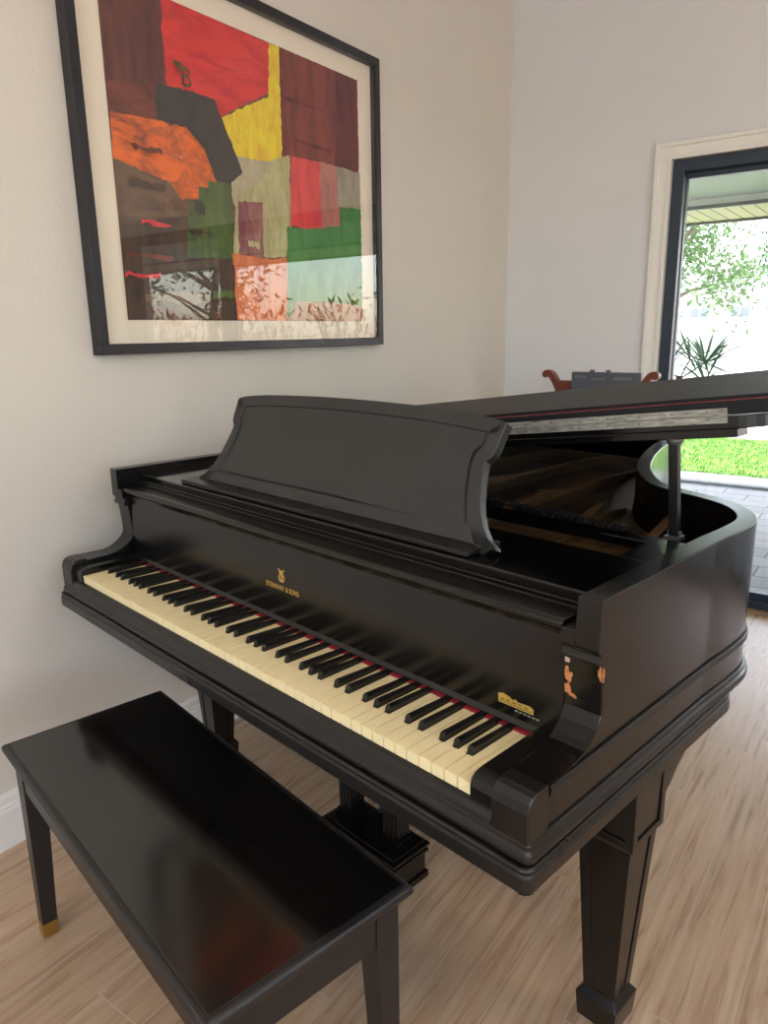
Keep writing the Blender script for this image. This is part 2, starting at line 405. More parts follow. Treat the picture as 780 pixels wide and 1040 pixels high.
ART = [
 ('base', (86, 58, 46), (120, 84, 60), [(.293, 2.20), (1.357, 2.20), (1.352, 1.352), (.290, 1.354)], (1, 1, 1)),
 ('maroon', (96, 52, 48), (62, 34, 38), [(.30, 2.2), (.496, 2.2), (.49, 2.132), (.484, 1.983), (.295, 1.944)], (1, 1, 3)),
 ('red', (206, 52, 50), (176, 34, 42), [(.492, 2.2), (.907, 2.197), (.896, 2.056), (.676, 1.94), (.658, 1.983), (.488, 1.978), (.487, 2.132)], (1, 3, 1)),
 ('yellow', (236, 196, 44), (206, 158, 40), [(.903, 2.198), (.95, 2.2), (.945, 2.02), (.941, 1.856), (.721, 1.833), (.672, 1.934), (.892, 2.045)], (1, 1, 2)),
 ('oxblood', (122, 52, 44), (86, 34, 34), [(.948, 2.2), (1.237, 2.2), (1.228, 2.04), (1.221, 1.892), (.942, 1.869)], (1, 1, 4)),
 ('wine', (94, 30, 36), (66, 22, 30), [(1.232, 2.199), (1.358, 2.2), (1.357, 1.885), (1.216, 1.891)], (1, 1, 3)),
 ('rust', (112, 56, 42), (76, 40, 36), [(.296, 1.95), (.452, 1.977), (.441, 1.877), (.295, 1.865)], (1, 3, 1)),
 ('umber', (106, 82, 62), (74, 56, 48), [(.292, 1.77), (.421, 1.775), (.52, 1.72), (.53, 1.62), (.298, 1.585)], (1, 4, 1)),
 ('orange', (216, 100, 38), (120, 58, 38), [(.296, 1.877), (.442, 1.886), (.546, 1.888), (.607, 1.84), (.648, 1.757), (.60, 1.70), (.511, 1.690), (.47, 1.73), (.413, 1.742), (.291, 1.765)], (1, 2, 1)),
 ('stone', (172, 160, 132), (150, 136, 110), [(.722, 1.84), (.871, 1.85), (.95, 1.86), (.90, 1.74), (.72, 1.69), (.690, 1.759)], (1, 1, 2)),
 ('khaki', (176, 168, 120), (146, 138, 98), [(.723, 1.73), (.83, 1.78), (.90, 1.86), (.974, 1.885), (.971, 1.654), (.935, 1.562), (.696, 1.546)], (1, 1, 3)),
 ('coffee', (74, 56, 42), (50, 40, 34), [(.292, 1.600), (.42, 1.63), (.534, 1.648), (.513, 1.533), (.696, 1.543), (.698, 1.354), (.287, 1.355)], (1, 1, 3)),
 ('moss', (78, 96, 44), (56, 70, 38), [(.535, 1.684), (.57, 1.70), (.575, 1.735), (.61, 1.735), (.612, 1.753), (.706, 1.76), (.70, 1.64), (.692, 1.539), (.511, 1.533)], (1, 1, 3)),
 ('plum', (116, 58, 66), (150, 108, 92), [(.728, 1.713), (.838, 1.722), (.828, 1.548), (.722, 1.550)], (1, 1, 4)),
 ('coral', (206, 66, 64), (176, 46, 52), [(.98, 1.884), (1.127, 1.888), (1.130, 1.674), (1.06, 1.662), (.965, 1.665)], (1, 1, 4)),
 ('rose', (168, 106, 94), (140, 84, 78), [(1.125, 1.889), (1.233, 1.888), (1.232, 1.684), (1.128, 1.674)], (1, 1, 4)),
 ('dove', (146, 138, 118), (124, 112, 96), [(1.216, 1.891), (1.357, 1.886), (1.357, 1.75), (1.226, 1.757)], (1, 1, 2)),
 ('tangerine', (206, 116, 68), (170, 74, 44), [(.690, 1.556), (.86, 1.55), (.940, 1.562), (.945, 1.45), (.927, 1.353), (.696, 1.354)], (1, 1, 4)),
 ('salmon', (164, 122, 96), (140, 96, 76), [(.935, 1.44), (1.353, 1.43), (1.351, 1.352), (.92, 1.353)], (1, 1, 3)),
 ('emerald', (66, 122, 58), (48, 96, 50), [(.945, 1.658), (1.06, 1.664), (1.231, 1.690), (1.236, 1.752), (1.357, 1.761), (1.353, 1.408), (1.20, 1.418), (.985, 1.420), (.926, 1.355), (.940, 1.50)], (1, 1, 3)),
 ('charcoal', (56, 50, 46), (44, 38, 36), [(.447, 1.977), (.55, 1.984), (.658, 1.983), (.705, 1.89), (.754, 1.801), (.70, 1.757), (.645, 1.762), (.607, 1.84), (.545, 1.886), (.439, 1.887)], (1, 1, 1)),
]
bm = B(); mats = []
for k, (nm, c1, c2, poly, st) in enumerate(ART):
    mats.append(paint(nm, c1, c2, 10, (1, 1/ (1 if st[1] == 1 else st[1]) * 2, 1/(1 if st[2] == 1 else st[2]) * 2), .6))
    dense = []
    n = len(poly)
    for i in range(n):
        a = Vector(poly[i]); b_ = Vector(poly[(i+1) % n]); L_ = (b_-a).length; s = max(1, int(L_/.008))
        for j in range(s):
            p = a+(b_-a)*j/s
            if k and 0 < j: p = p+Vector((mnoise(Vector((p.x*60, p.y*60, k*5.)))*.006, mnoise(Vector((p.x*60+9, p.y*60, k*7.)))*.006))
            dense.append((min(1.357, max(.292, p.x)), min(2.200, max(1.353, p.y))))
    f = bm.faces.new([bm.verts.new((.0150+k*.0003, a, b_)) for a, b_ in dense]); f.material_index = k
# brushed accents
def stroke(y, z, w, h, mi, x=.0222, jag=.006):
    pts = []
    for i in range(9): pts.append((y+w*i/8, z+random.uniform(-jag, jag)))
    for i in range(9): pts.append((y+w-w*i/8, z+h+random.uniform(-jag, jag)))
    f = bm.faces.new([bm.verts.new((x, min(1.357, max(.292, a)), min(2.2, max(1.353, b_)))) for a, b_ in pts]); f.material_index = mi
names = [a[0] for a in ART]
for y, z, w, h, nm in [(.30, 1.86, .11, .012, 'orange'), (.35, 1.80, .10, .012, 'rust'), (.46, 1.80, .09, .01, 'tangerine'), (.33, 1.70, .12, .02, 'coffee'), (.44, 1.66, .09, .03, 'base'),
                       (.36, 1.61, .10, .01, 'coral'), (.30, 1.52, .16, .016, 'rust'), (.29, 1.47, .12, .01, 'coral'), (.52, 1.60, .08, .012, 'coffee'), (.55, 1.66, .04, .03, 'charcoal'),
                       (.60, 1.42, .09, .02, 'moss'), (.35, 1.40, .2, .03, 'umber'), (.76, 1.58, .05, .02, 'khaki'), (1.0, 1.93, .18, .008, 'wine'), (.96, 2.05, .2, .006, 'wine')]:
    stroke(y, z, w, h, names.index(nm), x=.0216+random.random()*.0008)
# small dark green letter-like mark in the red block
cu = bpy.data.curves.new('mark', 'FONT'); cu.body = "B"; cu.size = .075
to = bpy.data.objects.new('mark_tmp', cu); col.objects.link(to)
dg = bpy.context.evaluated_depsgraph_get(); dg.update()
tm = bpy.data.meshes.new_from_object(to.evaluated_get(dg))
mats.append(paint('mark', (92, 76, 34), (60, 60, 30), 20)); mi = len(mats)-1
nb = len(bm.verts); bm.verts.ensure_lookup_table()
tv = [bm.verts.new((.0228, .535+v.co.x*.9, 1.992+v.co.y)) for v in tm.vertices]
for p in tm.polygons:
    f = bm.faces.new([tv[i] for i in p.vertices]); f.material_index = mi
f = bm.faces.new([bm.verts.new((.0228, a, b_)) for a, b_ in ((.512, 2.052), (.540, 2.050), (.538, 2.030), (.530, 2.018), (.526, 2.034), (.514, 2.040))]); f.material_index = mi
bpy.data.objects.remove(to)
me_faces = bm
bmesh.ops.recalc_face_normals(bm, faces=bm.faces[:])
build('abstract_print', bm, mats, pic, mtx=WM)

# ------------------------------------------------------------------ the piano (world frame: x along the keys, y away from the player)
piano = thing('grand_piano', 'black grand piano with aged cream keys and its lid propped slightly open', 'piano', Matrix.Translation((0, .85, 0)))
def part(name, bm, mat, parent=None, **kw): return build(name, bm, M[mat] if isinstance(mat, str) else mat, parent or piano, **kw)
HW = .709
curve = spline([(.709, .50), (.712, .60), (.708, .680), (.680, .745), (.632, .798), (.565, .835), (.497, .858), (.440, .893), (.385, .962), (.327, 1.061), (.26, 1.224), (.205, 1.40), (.165, 1.56), (.10, 1.69), (-.02, 1.765), (-.16, 1.79)], 5)
tail = spline([(-.16, 1.79), (-.40, 1.79), (-.56, 1.785), (-.66, 1.755), (-.702, 1.68), (-.709, 1.58)], 4)[1:]
plan = [(HW, .137)] + curve + tail + [(-HW, .137)]             # counter-clockwise: right side, bend, tail, spine
T = .034
# case: rim walls
rimp = [(HW, .48)] + plan[1:-1] + [(-HW, .48)]
bm = B(); sweep(bm, rimp, [(0, .678), (0, .975), (-T, .975), (-T, .678)], closed=False)
armc = [(.1372, .903), (.143, .899), (.143, .893), (.1395, .889), (.1395, .883), (.149, .880), (.152, .86), (.155, .82), (.155, .806), (.152, .797), (.146, .789), (.138, .7825), (.128, .7755), (.117, .770), (.105, .766), (.085, .7625), (.028, .762), (.028, .69), (-.006, .69), (-.006, .678)]
for s in (-1, 1):
    prism(bm, [(.48, .975), (.1372, .975)] + armc + [(.48, .678)], 'x', s*.675, s*.709)
    prism(bm, [(.24, .925), (.1372, .925)] + armc + [(.24, .678)], 'x', s*.652, s*.675)
    box(bm, *sorted((s*.6135, s*.6515)), .1585, .24, .735, .915)
bmesh.ops.remove_doubles(bm, verts=bm.verts[:], dist=2e-5)
bmesh.ops.delete(bm, geom=[f for f in bm.faces if all(abs(v.co.y-.48) < 1e-4 for v in f.verts)], context='FACES')
part('case', bm, 'lacquer', bevel=.0018, smooth=False)
# front caps of the arms and key blocks
for s in (-1, 1):
    bm = B(); prism(bm, [(-.013, .672), (-.014, .742), (-.011, .754), (-.004, .762), (.006, .765), (.030, .765), (.030, .672)], 'x', s*.6545, s*.7115)
    part('arm_cap', bm, 'arm', bevel=.003, seg=3)
    bm = B(); prism(bm, [(-.004, .700), (-.005, .735), (-.002, .745), (.006, .751), (.02, .753), (.160, .753), (.160, .700)], 'x', s*.6138, s*.653)
    part('key_block', bm, 'lacquer', bevel=.0015)
# chipped corners of the right cheek
def chip(cx, cz, w, h, y=.1480, mi=0, x=None, seed=0):
    bm = B(); rnd = random.Random(seed); pts = []
    for k in range(18):
        a = 2*PI*k/18; r = 1+rnd.uniform(-.4, .3); pts.append((cx+math.cos(a)*w*r, cz+math.sin(a)*h*r))
    if x is None: A = [bm.verts.new((max(.6522, min(.7088, p[0])), (.149+(.880-p[1])*.15 if p[1] > .860 else .152+(.860-p[1])*.075)-.0005, p[1])) for p in pts]
    else: A = [bm.verts.new((x, max(.1500, p[0]), p[1])) for p in pts]
    bm.faces.new(A)
    part('chipped_patch', bm, M['chip_pale'] if mi else M['chip'], label='pale scuffed patch in the lacquer' if mi else 'bare orange wood showing through chipped lacquer')
chip(.6565, .874, .0045, .0045, seed=1, mi=1); chip(.6565, .852, .0065, .011, seed=2); chip(.6560, .831, .0062, .0085, seed=3); chip(.664, .822, .007, .004, seed=4)
chip(.7062, .868, .0032, .012, seed=5); chip(.1525, .868, .003, .012, x=.7097, seed=6)
# key bed, underside and mouldings all round
def rounded(yf, r=.014):
    a = [(-HW+r-r*math.sin(t), yf+r-r*math.cos(t)) for t in [PI/2*(5-k)/5 for k in range(6)]]
    q = .0012
    return a + [(HW-q+q*math.sin(t), yf+q-q*math.cos(t)) for t in [PI/2*k/3 for k in range(4)]]
full = rounded(-.010) + plan[1:-1]
bm = B(); prism(bm, offset(full, -.004), 'z', .679, .690); prism(bm, [(-.703, -.014), (.703, -.014), (.703, .590), (-.703, .590)], 'z', .6405, .6792)
part('key_bed', bm, 'lacquer')
bm = B()
sweep(bm, full, [(-.006, .7015), (.002, .7015), (.0045, .699), (.0055, .694), (.0090, .690), (.0105, .685), (.0105, .6795), (.008, .677), (-.006, .677)])
part('rim_moulding', bm, 'arm', bevel=.0008)
under = [(-HW+.002, .600), (-HW, .585)] + rounded(-.014) + [(HW, .585), (HW-.002, .600)]
bm = B(); sweep(bm, under, [(-.03, .6765), (.009, .6765), (.012, .675), (.0135, .672), (.0120, .669), (.0120, .667), (.0150, .665), (.0150, .645), (.012, .6405), (-.03, .6405)], closed=False)
part('base_moulding', bm, 'arm', bevel=.0012)
side = [(HW, .030), (HW, .137)] + plan[1:-1] + [(-HW, .137), (-HW, .030)]
bm = B(); sweep(bm, side, [(-.002, .7625), (.003, .7625), (.0050, .760), (.0050, .752), (.003, .7505), (.003, .748), (.001, .746), (-.002, .746)], closed=False)
part('side_bead', bm, 'arm', smooth=True)
# key slip
bm = B(); prism(bm, [(-.004, .672), (-.013, .680), (-.013, .704), (-.010, .712), (-.005, .7165), (.002, .717), (.002, .672)], 'x', -.6545, .6545)
part('key_slip', bm, 'arm', smooth=True)
# fallboard
bm = B(); prism(bm, [(.1505, .7405), (.1562, .7490), (.1568, .890), (.1568, .904), (.153, .911), (.146, .9155), (.1415, .920), (.1410, .926), (.1445, .9300), (.150, .931), (.182, .931), (.182, .741)], 'x', -.6515, .6515)
fb = part('fallboard', bm, 'lacquer', bevel=.002, seg=3)
bm = B(); box(bm, -.6125, .6125, .1466, .1600, .7180, .7360); part('key_felt', bm, 'felt')
bm = B(); box(bm, -.674, .674, .182, .200, .905, .938); box(bm, -.674, .674, .190, .200, .938, .9425); part('fallboard_rail', bm, 'lacquer', bevel=.001)
# music shelf: a tray with front shelf, two side rails and a rear bar
bm = B()
box(bm, -.6745, .6745, .200, .385, .941, .956)
for s in (-1, 1): box(bm, *sorted((s*.600, s*.6745)), .3851, .492, .941, .956)
box(bm, -.6745, .6745, .500, .535, .936, .953)
part('music_shelf', bm, 'gloss', bevel=.0015)
bm = B(); box(bm, -.472, .430, .210, .300, .9565, .966); part('desk_board', bm, 'arm', bevel=.002)
# music desk
a = .466; U = Vector((0, math.sin(a), math.cos(a))); Nn = Vector((0, -math.cos(a), math.sin(a))); O = Vector((0, .250, .9665))
half = [(.457, 0), (.455, .004), (.437, .014), (.420, .033), (.408, .052), (.398, .075), (.390, .105), (.385, .130), (.3845, .143), (.389, .148), (.396, .156), (.399, .168), (.401, .189), (.404, .213)]
arch = [(.404*math.cos(t), .213+.023*math.sin(t)) for t in [PI*k/16 for k in range(1, 16)]]
out = half + arch + [(-x, h) for x, h in half[::-1]]
def inset(pts, d):
    o = offset(pts, -d); return o
rings = [(out, -.018), (out, -.0015), (inset(out, .0015), 0), (inset(out, .026), 0)]
inn = []
for (x, h) in inset(out, .028): inn.append((max(-.395, min(.395, x)), max(.013, h)))
inn2 = []
for (x, h) in inset(out, .031): inn2.append((max(-.392, min(.392, x)), max(.016, h)))
rings += [(inn, -.0025), (inn2, -.0025)]
inn3 = [(x*.994, h) for x, h in inn2]
rings += [(inn3, -.0005)]
bm = B(); R = []
for pts, d in rings: R.append([bm.verts.new(O+Vector((x, 0, 0))+U*h+Nn*d) for x, h in pts])
n = len(out)
for A_, B_ in zip(R, R[1:]):
    for i in range(n): bm.faces.new((A_[i], A_[(i+1) % n], B_[(i+1) % n], B_[i]))
bm.faces.new(R[0]); bm.faces.new(R[-1])
bmesh.ops.triangulate(bm, faces=[f for f in bm.faces if len(f.verts) > 4])
part('music_desk', bm, 'satin')
for x in (-.27, .27):
    bm = B(); box(bm, x-.03, x+.03, .3005, .380, .957, .968); part('desk_slide', bm, 'lacquer')

# keys
PW = 1.225/52; X0 = -.6125
letters = 'ABCDEFG'
bo = {'A': .0022, 'C': -.0022, 'D': .0022, 'F': -.003, 'G': 0.0}     # centre of the black key that follows each white one
BWD = .0066
wm = {}
def white_mesh(l, first, last):
    k = (l, first, last)
    if k in wm: return wm[k]
    g = .0009; w = PW
    right = bo[l]-BWD if (l in bo and not last) else None
    prev = letters[(letters.index(l)-1) % 7]
    left = bo[prev]+BWD if (prev in bo and not first) else None
    pts = [(g, 0), (w-g, 0)]
    if right is not None: pts += [(w-g, .0505), (w+right, .0505), (w+right, .1462)]
    else: pts += [(w-g, .1462)]
    if left is not None: pts += [(left, .1462), (left, .0505), (g, .0505)]
    else: pts += [(g, .1462)]
    bm = B(); prism(bm, pts, 'z', .7145, .735)
    # thin head plate lip at the front
    box(bm, g, w-g, -.0012, 0, .7325, .735)
    bmesh.ops.recalc_face_normals(bm, faces=bm.faces[:])
    me = bpy.data.meshes.new('white_key'); bm.to_mesh(me); bm.free(); me.materials.append(M['ivory']); wm[k] = me
    return me
bm = B()
A_ = [bm.verts.new(p) for p in ((-.0056, .0515, .7285), (.0056, .0515, .7285), (.0056, .165, .7285), (-.0056, .165, .7285))]
B_ = [bm.verts.new(p) for p in ((-.0050, .0545, .7425), (.0050, .0545, .7425), (.0050, .165, .7400), (-.0050, .165, .7400))]
C_ = [bm.verts.new(p) for p in ((-.0042, .0575, .7455), (.0042, .0575, .7455), (.0042, .165, .7405), (-.0042, .165, .7405))]
for P_, Q_ in ((A_, B_), (B_, C_)):
    for i in range(4): bm.faces.new((P_[i], P_[(i+1) % 4], Q_[(i+1) % 4], Q_[i]))
bm.faces.new(A_[::-1]); bm.faces.new(C_)
bmesh.ops.recalc_face_normals(bm, faces=bm.faces[:])
bkm = bpy.data.meshes.new('black_key'); bm.to_mesh(bkm); bm.free(); bkm.materials.append(M['ebony'])
proto_w = proto_b = None
inv = world_of(piano).inverted()
for i in range(52):
    l = letters[i % 7]; me = white_mesh(l, i == 0, i == 51)
    if proto_w is None:
        proto_w = bpy.data.objects.new('white_key', me); k = proto_w; k.parent = piano
        bv = k.modifiers.new('bevel', 'BEVEL'); bv.width = .0008; bv.segments = 2; bv.limit_method = 'ANGLE'
    else: k = proto_w.copy(); k.data = me; k.parent = piano
    k.matrix_basis = inv @ Matrix.Translation((X0+i*PW, 0, random.uniform(-.0004, .0004))); col.objects.link(k)
    if l in bo and i < 51:
        if proto_b is None:
            proto_b = bpy.data.objects.new('black_key', bkm); k = proto_b; k.parent = piano
            bv = k.modifiers.new('bevel', 'BEVEL'); bv.width = .0007; bv.segments = 2; bv.limit_method = 'ANGLE'
        else: k = proto_b.copy(); k.parent = piano
        k.matrix_basis = inv @ Matrix.Translation((X0+(i+1)*PW+bo[l], 0, random.uniform(-.0003, .0003))); col.objects.link(k)

# lettering on the fallboard
def text_mesh(body, size, depth=.0004, xs=1.0):
    cu = bpy.data.curves.new('t', 'FONT'); cu.body = body; cu.size = size; cu.extrude = depth; cu.align_x = 'CENTER'; cu.offset = 0
    to = bpy.data.objects.new('t', cu); col.objects.link(to); dg = bpy.context.evaluated_depsgraph_get(); dg.update()
    me = bpy.data.meshes.new_from_object(to.evaluated_get(dg)); bpy.data.objects.remove(to)
    me.transform(Matrix.Scale(xs, 4, (1, 0, 0))); return me
def add_text(name, body, size, x, z, y, mat, parent, xs=1.0):
    me = text_mesh(body, size, xs=xs); bm = B(); bm.from_mesh(me)
    bmesh.ops.transform(bm, verts=bm.verts[:], matrix=Matrix.Translation((x, y, z)) @ Matrix.Rotation(PI/2, 4, 'X'))
    return build(name, bm, mat, parent)
lt = add_text('maker_lettering', 'STEINWAY & SONS', .0155, .0, .807, .1565, M['gold'], fb, xs=.82)
# lyre emblem: scrolled base, two arms, strings
bm = B()
for s in (-1, 1):
    tube(bm, [(-.012+s*.002, .1564, .826), (-.012+s*.0075, .1564, .830), (-.012+s*.0085, .1564, .836), (-.012+s*.004, .1564, .842), (-.012+s*.0055, .1564, .849), (-.012+s*.009, .1564, .852)], .0014, 6)
box(bm, -.0190, -.0050, .1560, .1570, .8255, .8275); box(bm, -.0175, -.0065, .1560, .1570, .8435, .8450)
for k in (-2, 0, 2): box(bm, -.0125+k*.001, -.0115+k*.001, .1560, .1570, .8275, .850)
em = build('lyre_emblem', bm, M['gold'], fb); em.location.x += .012
# dealer decal at the treble end: script band with fine lines
bm = B()
x0, x1 = .540, .602
pts = [(x0, .768), (x0, .784), (x0+.008, .786), (x0+.012, .780), (x0+.018, .784), (x0+.024, .779), (x0+.036, .782), (x0+.05, .778), (x1, .782), (x1, .768)]
pts = [(x0, .766), (x0-.001, .779), (x0+.008, .782), (x0+.020, .7795), (x0+.024, .776), (x0+.030, .779), (x0+.034, .776), (x1-.006, .777), (x1, .774), (x1, .766)]
prism(bm, pts, 'y', .1550, .1565)
dec = build('dealer_decal', bm, M['gold'], fb)
bm = B()
for k in range(5): box(bm, x0+.004+k*.0105, x0+.011+k*.0105, .1545, .1550, .7722+.0008*(k % 2), .7732+.0008*(k % 2))
box(bm, x0+.002, x1-.003, .1545, .1550, .7688, .7694)
build('decal_script', bm, M['lacquer'], fb)
bm = B()
for k in range(6): box(bm, x0+.030+k*.0075, x0+.0345+k*.0075, .1548, .1565, .7605, .7622)
build('decal_small_print', bm, simple('faded_print', (150, 148, 130), .5), fb)

# inside of the case
inner = offset(plan, -(T+.002), closed=False)
body = [p for p in inner if p[1] > .5]
bm = B(); prism(bm, [(HW-T-.002, .21)] + body + [(-HW+T+.002, .21)], 'z', .79, .80); part('soundboard', bm, 'board')
shr = [(x*.985, y-.01) for x, y in body]
# iron plate : front web + rim flange + struts
bm = B()
box(bm, -.668, .668, .395, .600, .862, .884)
fl = offset(plan, -(T+.003), closed=False); fl = [p for p in fl if p[1] > .58]
sweep(bm, fl, [(0, .850), (0, .866), (-.055, .872), (-.055, .850)], closed=False)
def strut(x0, y0, x1, y1, w=.020):
    d = Vector((x1-x0, y1-y0)); L_ = d.length; ang = math.atan2(d.y, d.x)
    prof = [(0, .860), (0, .892), (.05, .905), (.12, .905), (.20, .898), (.30, .915), (.42, .925), (L_*.5, .905), (L_*.8, .895), (L_, .880), (L_, .860), (L_*.6, .868), (.30, .872), (.12, .866)]
    prof = [(u, z) for u, z in prof]
    n0 = len(bm.verts); m = Matrix.Translation((x0, y0, 0)) @ Matrix.Rotation(ang, 4, 'Z')
    fs = prism(bm, prof, 'y', -w/2, w/2); vs = set(v for f in fs for v in f.verts)
    bmesh.ops.transform(bm, verts=list(vs), matrix=m)
for a_ in ((.40, .42, .30, .98), (.18, .42, .10, 1.50), (-.06, .42, -.10, 1.68), (-.30, .42, -.30, 1.70), (.56, .42, .50, .80)): strut(*a_)
box(bm, -.665, .665, .560, .600, .874, .893)
for k in range(12): lathe(bm, [(.012, .884), (.012, .890), (.007, .894)], -.60+k*.105, .43, 10)
part('iron_plate', bm, 'plate', bevel=.002, label='bronze coloured cast iron plate')
bm = B()
rnd = random.Random(3)
for k in range(160):
    x = -.62+k*(1.24/159); y1 = 1.66-.0 if x < .05 else None
    # far end follows the bentside
    lim = min([p[1] for p in plan if abs(p[0]-min(.66, x+.03)) < .035 and p[1] > .55] or [1.7]) - .09
    ye = max(.70, min(1.60, lim)); box(bm, x-.0005, x+.0005, .585, ye, .8935, .8945)
part('strings', bm, 'string', kind='stuff')
bm = B()
for k in range(6): box(bm, -.60+k*.2, -.60+k*.2+.012, .9, 1.15, .80, .812)
damp = None
for k in range(66):
    x = -.55+k*.0158
    if damp is None:
        b2 = B(); box(b2, -.0045, .0045, 0, .038, .8955, .902); box(b2, -.0045, .0045, .006, .032, .902, .918)
        damp = build('damper', b2, M['damper'], piano, bevel=.001, origin='0'); d = damp
        d.matrix_basis = inv @ Matrix.Translation((x, .66, 0))
    else:
        d = damp.copy(); d.parent = piano; d.matrix_basis = inv @ Matrix.Translation((x, .66+.10*(1-k/66), 0)); col.objects.link(d)
bm.free()

# lid: hinged on the spine side
TH = math.radians(7.52)
LMX = Matrix.Translation((-.716, 0, .988)) @ Matrix.Rotation(-TH, 4, 'Y')
lp = offset(plan, .013, closed=False)
lp = [(x+.716, y) for x, y in lp]
LY = .545; LU = 1.484
corner = [(LU-.05*(1-math.cos(t)), LY+.05-.05*math.sin(t)) for t in [PI/2*(6-k)/6 for k in range(7)]]
lidp = [(x, y) for x, y in corner] + [(min(LU, x+.022), y) for x, y in lp if y > .61 and x > .1] + [(x, y) for x, y in lp if y > LY+.01 and x <= .1] + [(-.004, LY)]
bm = B(); prism(bm, lidp, 'z', -.0225, -.0015)
box(bm, .0, 1.432, LY+.001, LY+.045, -.0365, -.0225)
lid = build('lid', bm, M['lacquer'], piano, mtx=LMX, bevel=.0015)
FM = LMX @ Matrix.Translation((0, LY, 0)) @ Matrix.Rotation(math.radians(5.0), 4, 'X')
bm = B()
fp = [(-.004, 0), (LU, 0)] + [(LU-.03*(1-math.cos(t)), .375+.03*math.sin(t)) for t in [PI/2*k/5 for k in range(6)]] + [(-.004+.03*(1-math.cos(t)), .375+.03*math.sin(t)) for t in [PI/2*(5-k)/5 for k in range(6)]]
prism(bm, fp, 'z', 0, .022)
flap = build('lid_flap', bm, M['matte'], lid, mtx=FM, bevel=.003, seg=3, label='front flap folded back on the lid')
bm = B(); box(bm, .0, LU-.004, .008, .0112, .0222, .0232); build('felt_strip', bm, simple('faded_felt', (150, 62, 66), .9), flap, mtx=FM)
bm = B(); box(bm, .0, LU, .0125, .370, .0222, .0290); build('flap_panel', bm, M['matte'], flap, mtx=FM, bevel=.001)
HWD = 1.418
bm = B(); box(bm, .0, HWD, LY-.0022, LY, -.0125, -.0012); box(bm, .0, HWD, LY-.0022, LY, .0012, .0115)
hg = build('lid_hinge', bm, M['hinge'], lid, mtx=LMX, label='long tarnished nickel piano hinge')
bm = B()
x = .0
while x < HWD:
    tube(bm, [(x, LY-.0022, 0), (min(HWD, x+.018), LY-.0022, 0)], .0016, 8); x += .0192
build('hinge_knuckle', bm, M['hinge'], hg, mtx=LMX)
for k in range(24):
    for w_ in (-.0066, .0063):
        bm = B(); tube(bm, [(.03+k*.059, LY-.0021, w_), (.03+k*.059, LY-.0030, w_)], .0022, 8); build('hinge_screw', bm, M['steel'], hg, mtx=LMX)
# prop stick
bm = B(); A0 = Vector((.608, .575, .951)); A1 = Vector((.600, .562, 1.118))
t = (A1-A0).normalized()
sx = Vector((1, .0, 0)); sy = t.cross(sx).normalized(); sx = sy.cross(t).normalized()
vs = []
for P_, w_ in ((A0, .0085), (A1, .0085)):
    vs.append([bm.verts.new(P_+sx*w_*a_+sy*.007*b_) for a_, b_ in ((-1, -1), (1, -1), (1, 1), (-1, 1))])
bm.faces.new(vs[0][::-1]); bm.faces.new(vs[1])
for i in range(4): bm.faces.new((vs[0][i], vs[0][(i+1) % 4], vs[1][(i+1) % 4], vs[1][i]))
st = part('prop_stick', bm, 'arm', bevel=.0015)
bm = B(); lathe(bm, [(.012, 1.116), (.015, 1.122), (.016, 1.132), (.010, 1.134)], .600, .562, 14); build('stick_cup', bm, M['steel'], st)
bm = B(); tube(bm, [(.596, .575, .958), (.620, .575, .958)], .004, 10); box(bm, .594, .622, .562, .586, .945, .952); build('stick_pivot', bm, M['steel'], st)

# legs
def make_leg(lx, ly, sy=1, sx=1, parent=piano):
    bm = B()
    # tapered shaft with raised corner fillets
    frustum(bm, lx, ly, .128, .029, .458, .046)
    for a_, b_ in ((-1, -1), (1, -1), (1, 1), (-1, 1)):
        A = [bm.verts.new((lx+a_*(.0215)+dx*.0095, ly+b_*(.0215)+dy*.0095, .128)) for dx, dy in ((-1, -1), (1, -1), (1, 1), (-1, 1))]
        Bv = [bm.verts.new((lx+a_*(.0385)+dx*.0100, ly+b_*(.0385)+dy*.0100, .458)) for dx, dy in ((-1, -1), (1, -1), (1, 1), (-1, 1))]
        bm.faces.new(A[::-1]); bm.faces.new(Bv)
        for i in range(4): bm.faces.new((A[i], A[(i+1) % 4], Bv[(i+1) % 4], Bv[i]))
    # foot
    frustum(bm, lx, ly, .112, .041, .128, .030); frustum(bm, lx, ly, .060, .037, .112, .0405)
    # capital and block
    frustum(bm, lx, ly, .458, .048, .470, .053); frustum(bm, lx, ly, .470, .052, .640, .055)
    for a_ in (-1, 1):                              # raised borders round the block panels
        for b_ in (-1, 1):
            box(bm, lx+a_*.0485-.0075, lx+a_*.0485+.0075, ly+b_*.0485-.0075, ly+b_*.0485+.0075, .470, .640)
        box(bm, lx-.048, lx+.048, ly+a_*.049-.0065, ly+a_*.049+.0065, .470, .484)
        box(bm, lx+a_*.049-.0065, lx+a_*.049+.0065, ly-.048, ly+.048, .470, .484)
    br = [(.045, .488), (.054, .502), (.073, .522), (.110, .551), (.150, .575), (.200, .590), (.226, .598), (.238, .612), (.238, .622), (.230, .632), (.230, .640), (.045, .640)]
    prism(bm, [(ly+sy*y, z) for y, z in br], 'x', lx-.050, lx+.050)
    br2 = [(.045, .535), (.065, .565), (.095, .595), (.135, .612), (.150, .622), (.150, .640), (.045, .640)]
    prism(bm, [(lx-sx*y, z) for y, z in br2], 'y', ly-.036, ly+.036)
    lg = build('leg', bm, M['lacquer'], parent, bevel=.0012)
    bm = B(); tube(bm, [(lx-.012, ly, .028), (lx+.012, ly, .028)], .028, 20); box(bm, lx-.018, lx-.013, ly-.012, ly+.012, .02, .062); box(bm, lx+.013, lx+.018, ly-.012, ly+.012, .02, .062); box(bm, lx-.018, lx+.018, ly-.014, ly+.014, .050, .062)
    build('caster', bm, M['brass'], lg, bevel=.001)
    return lg
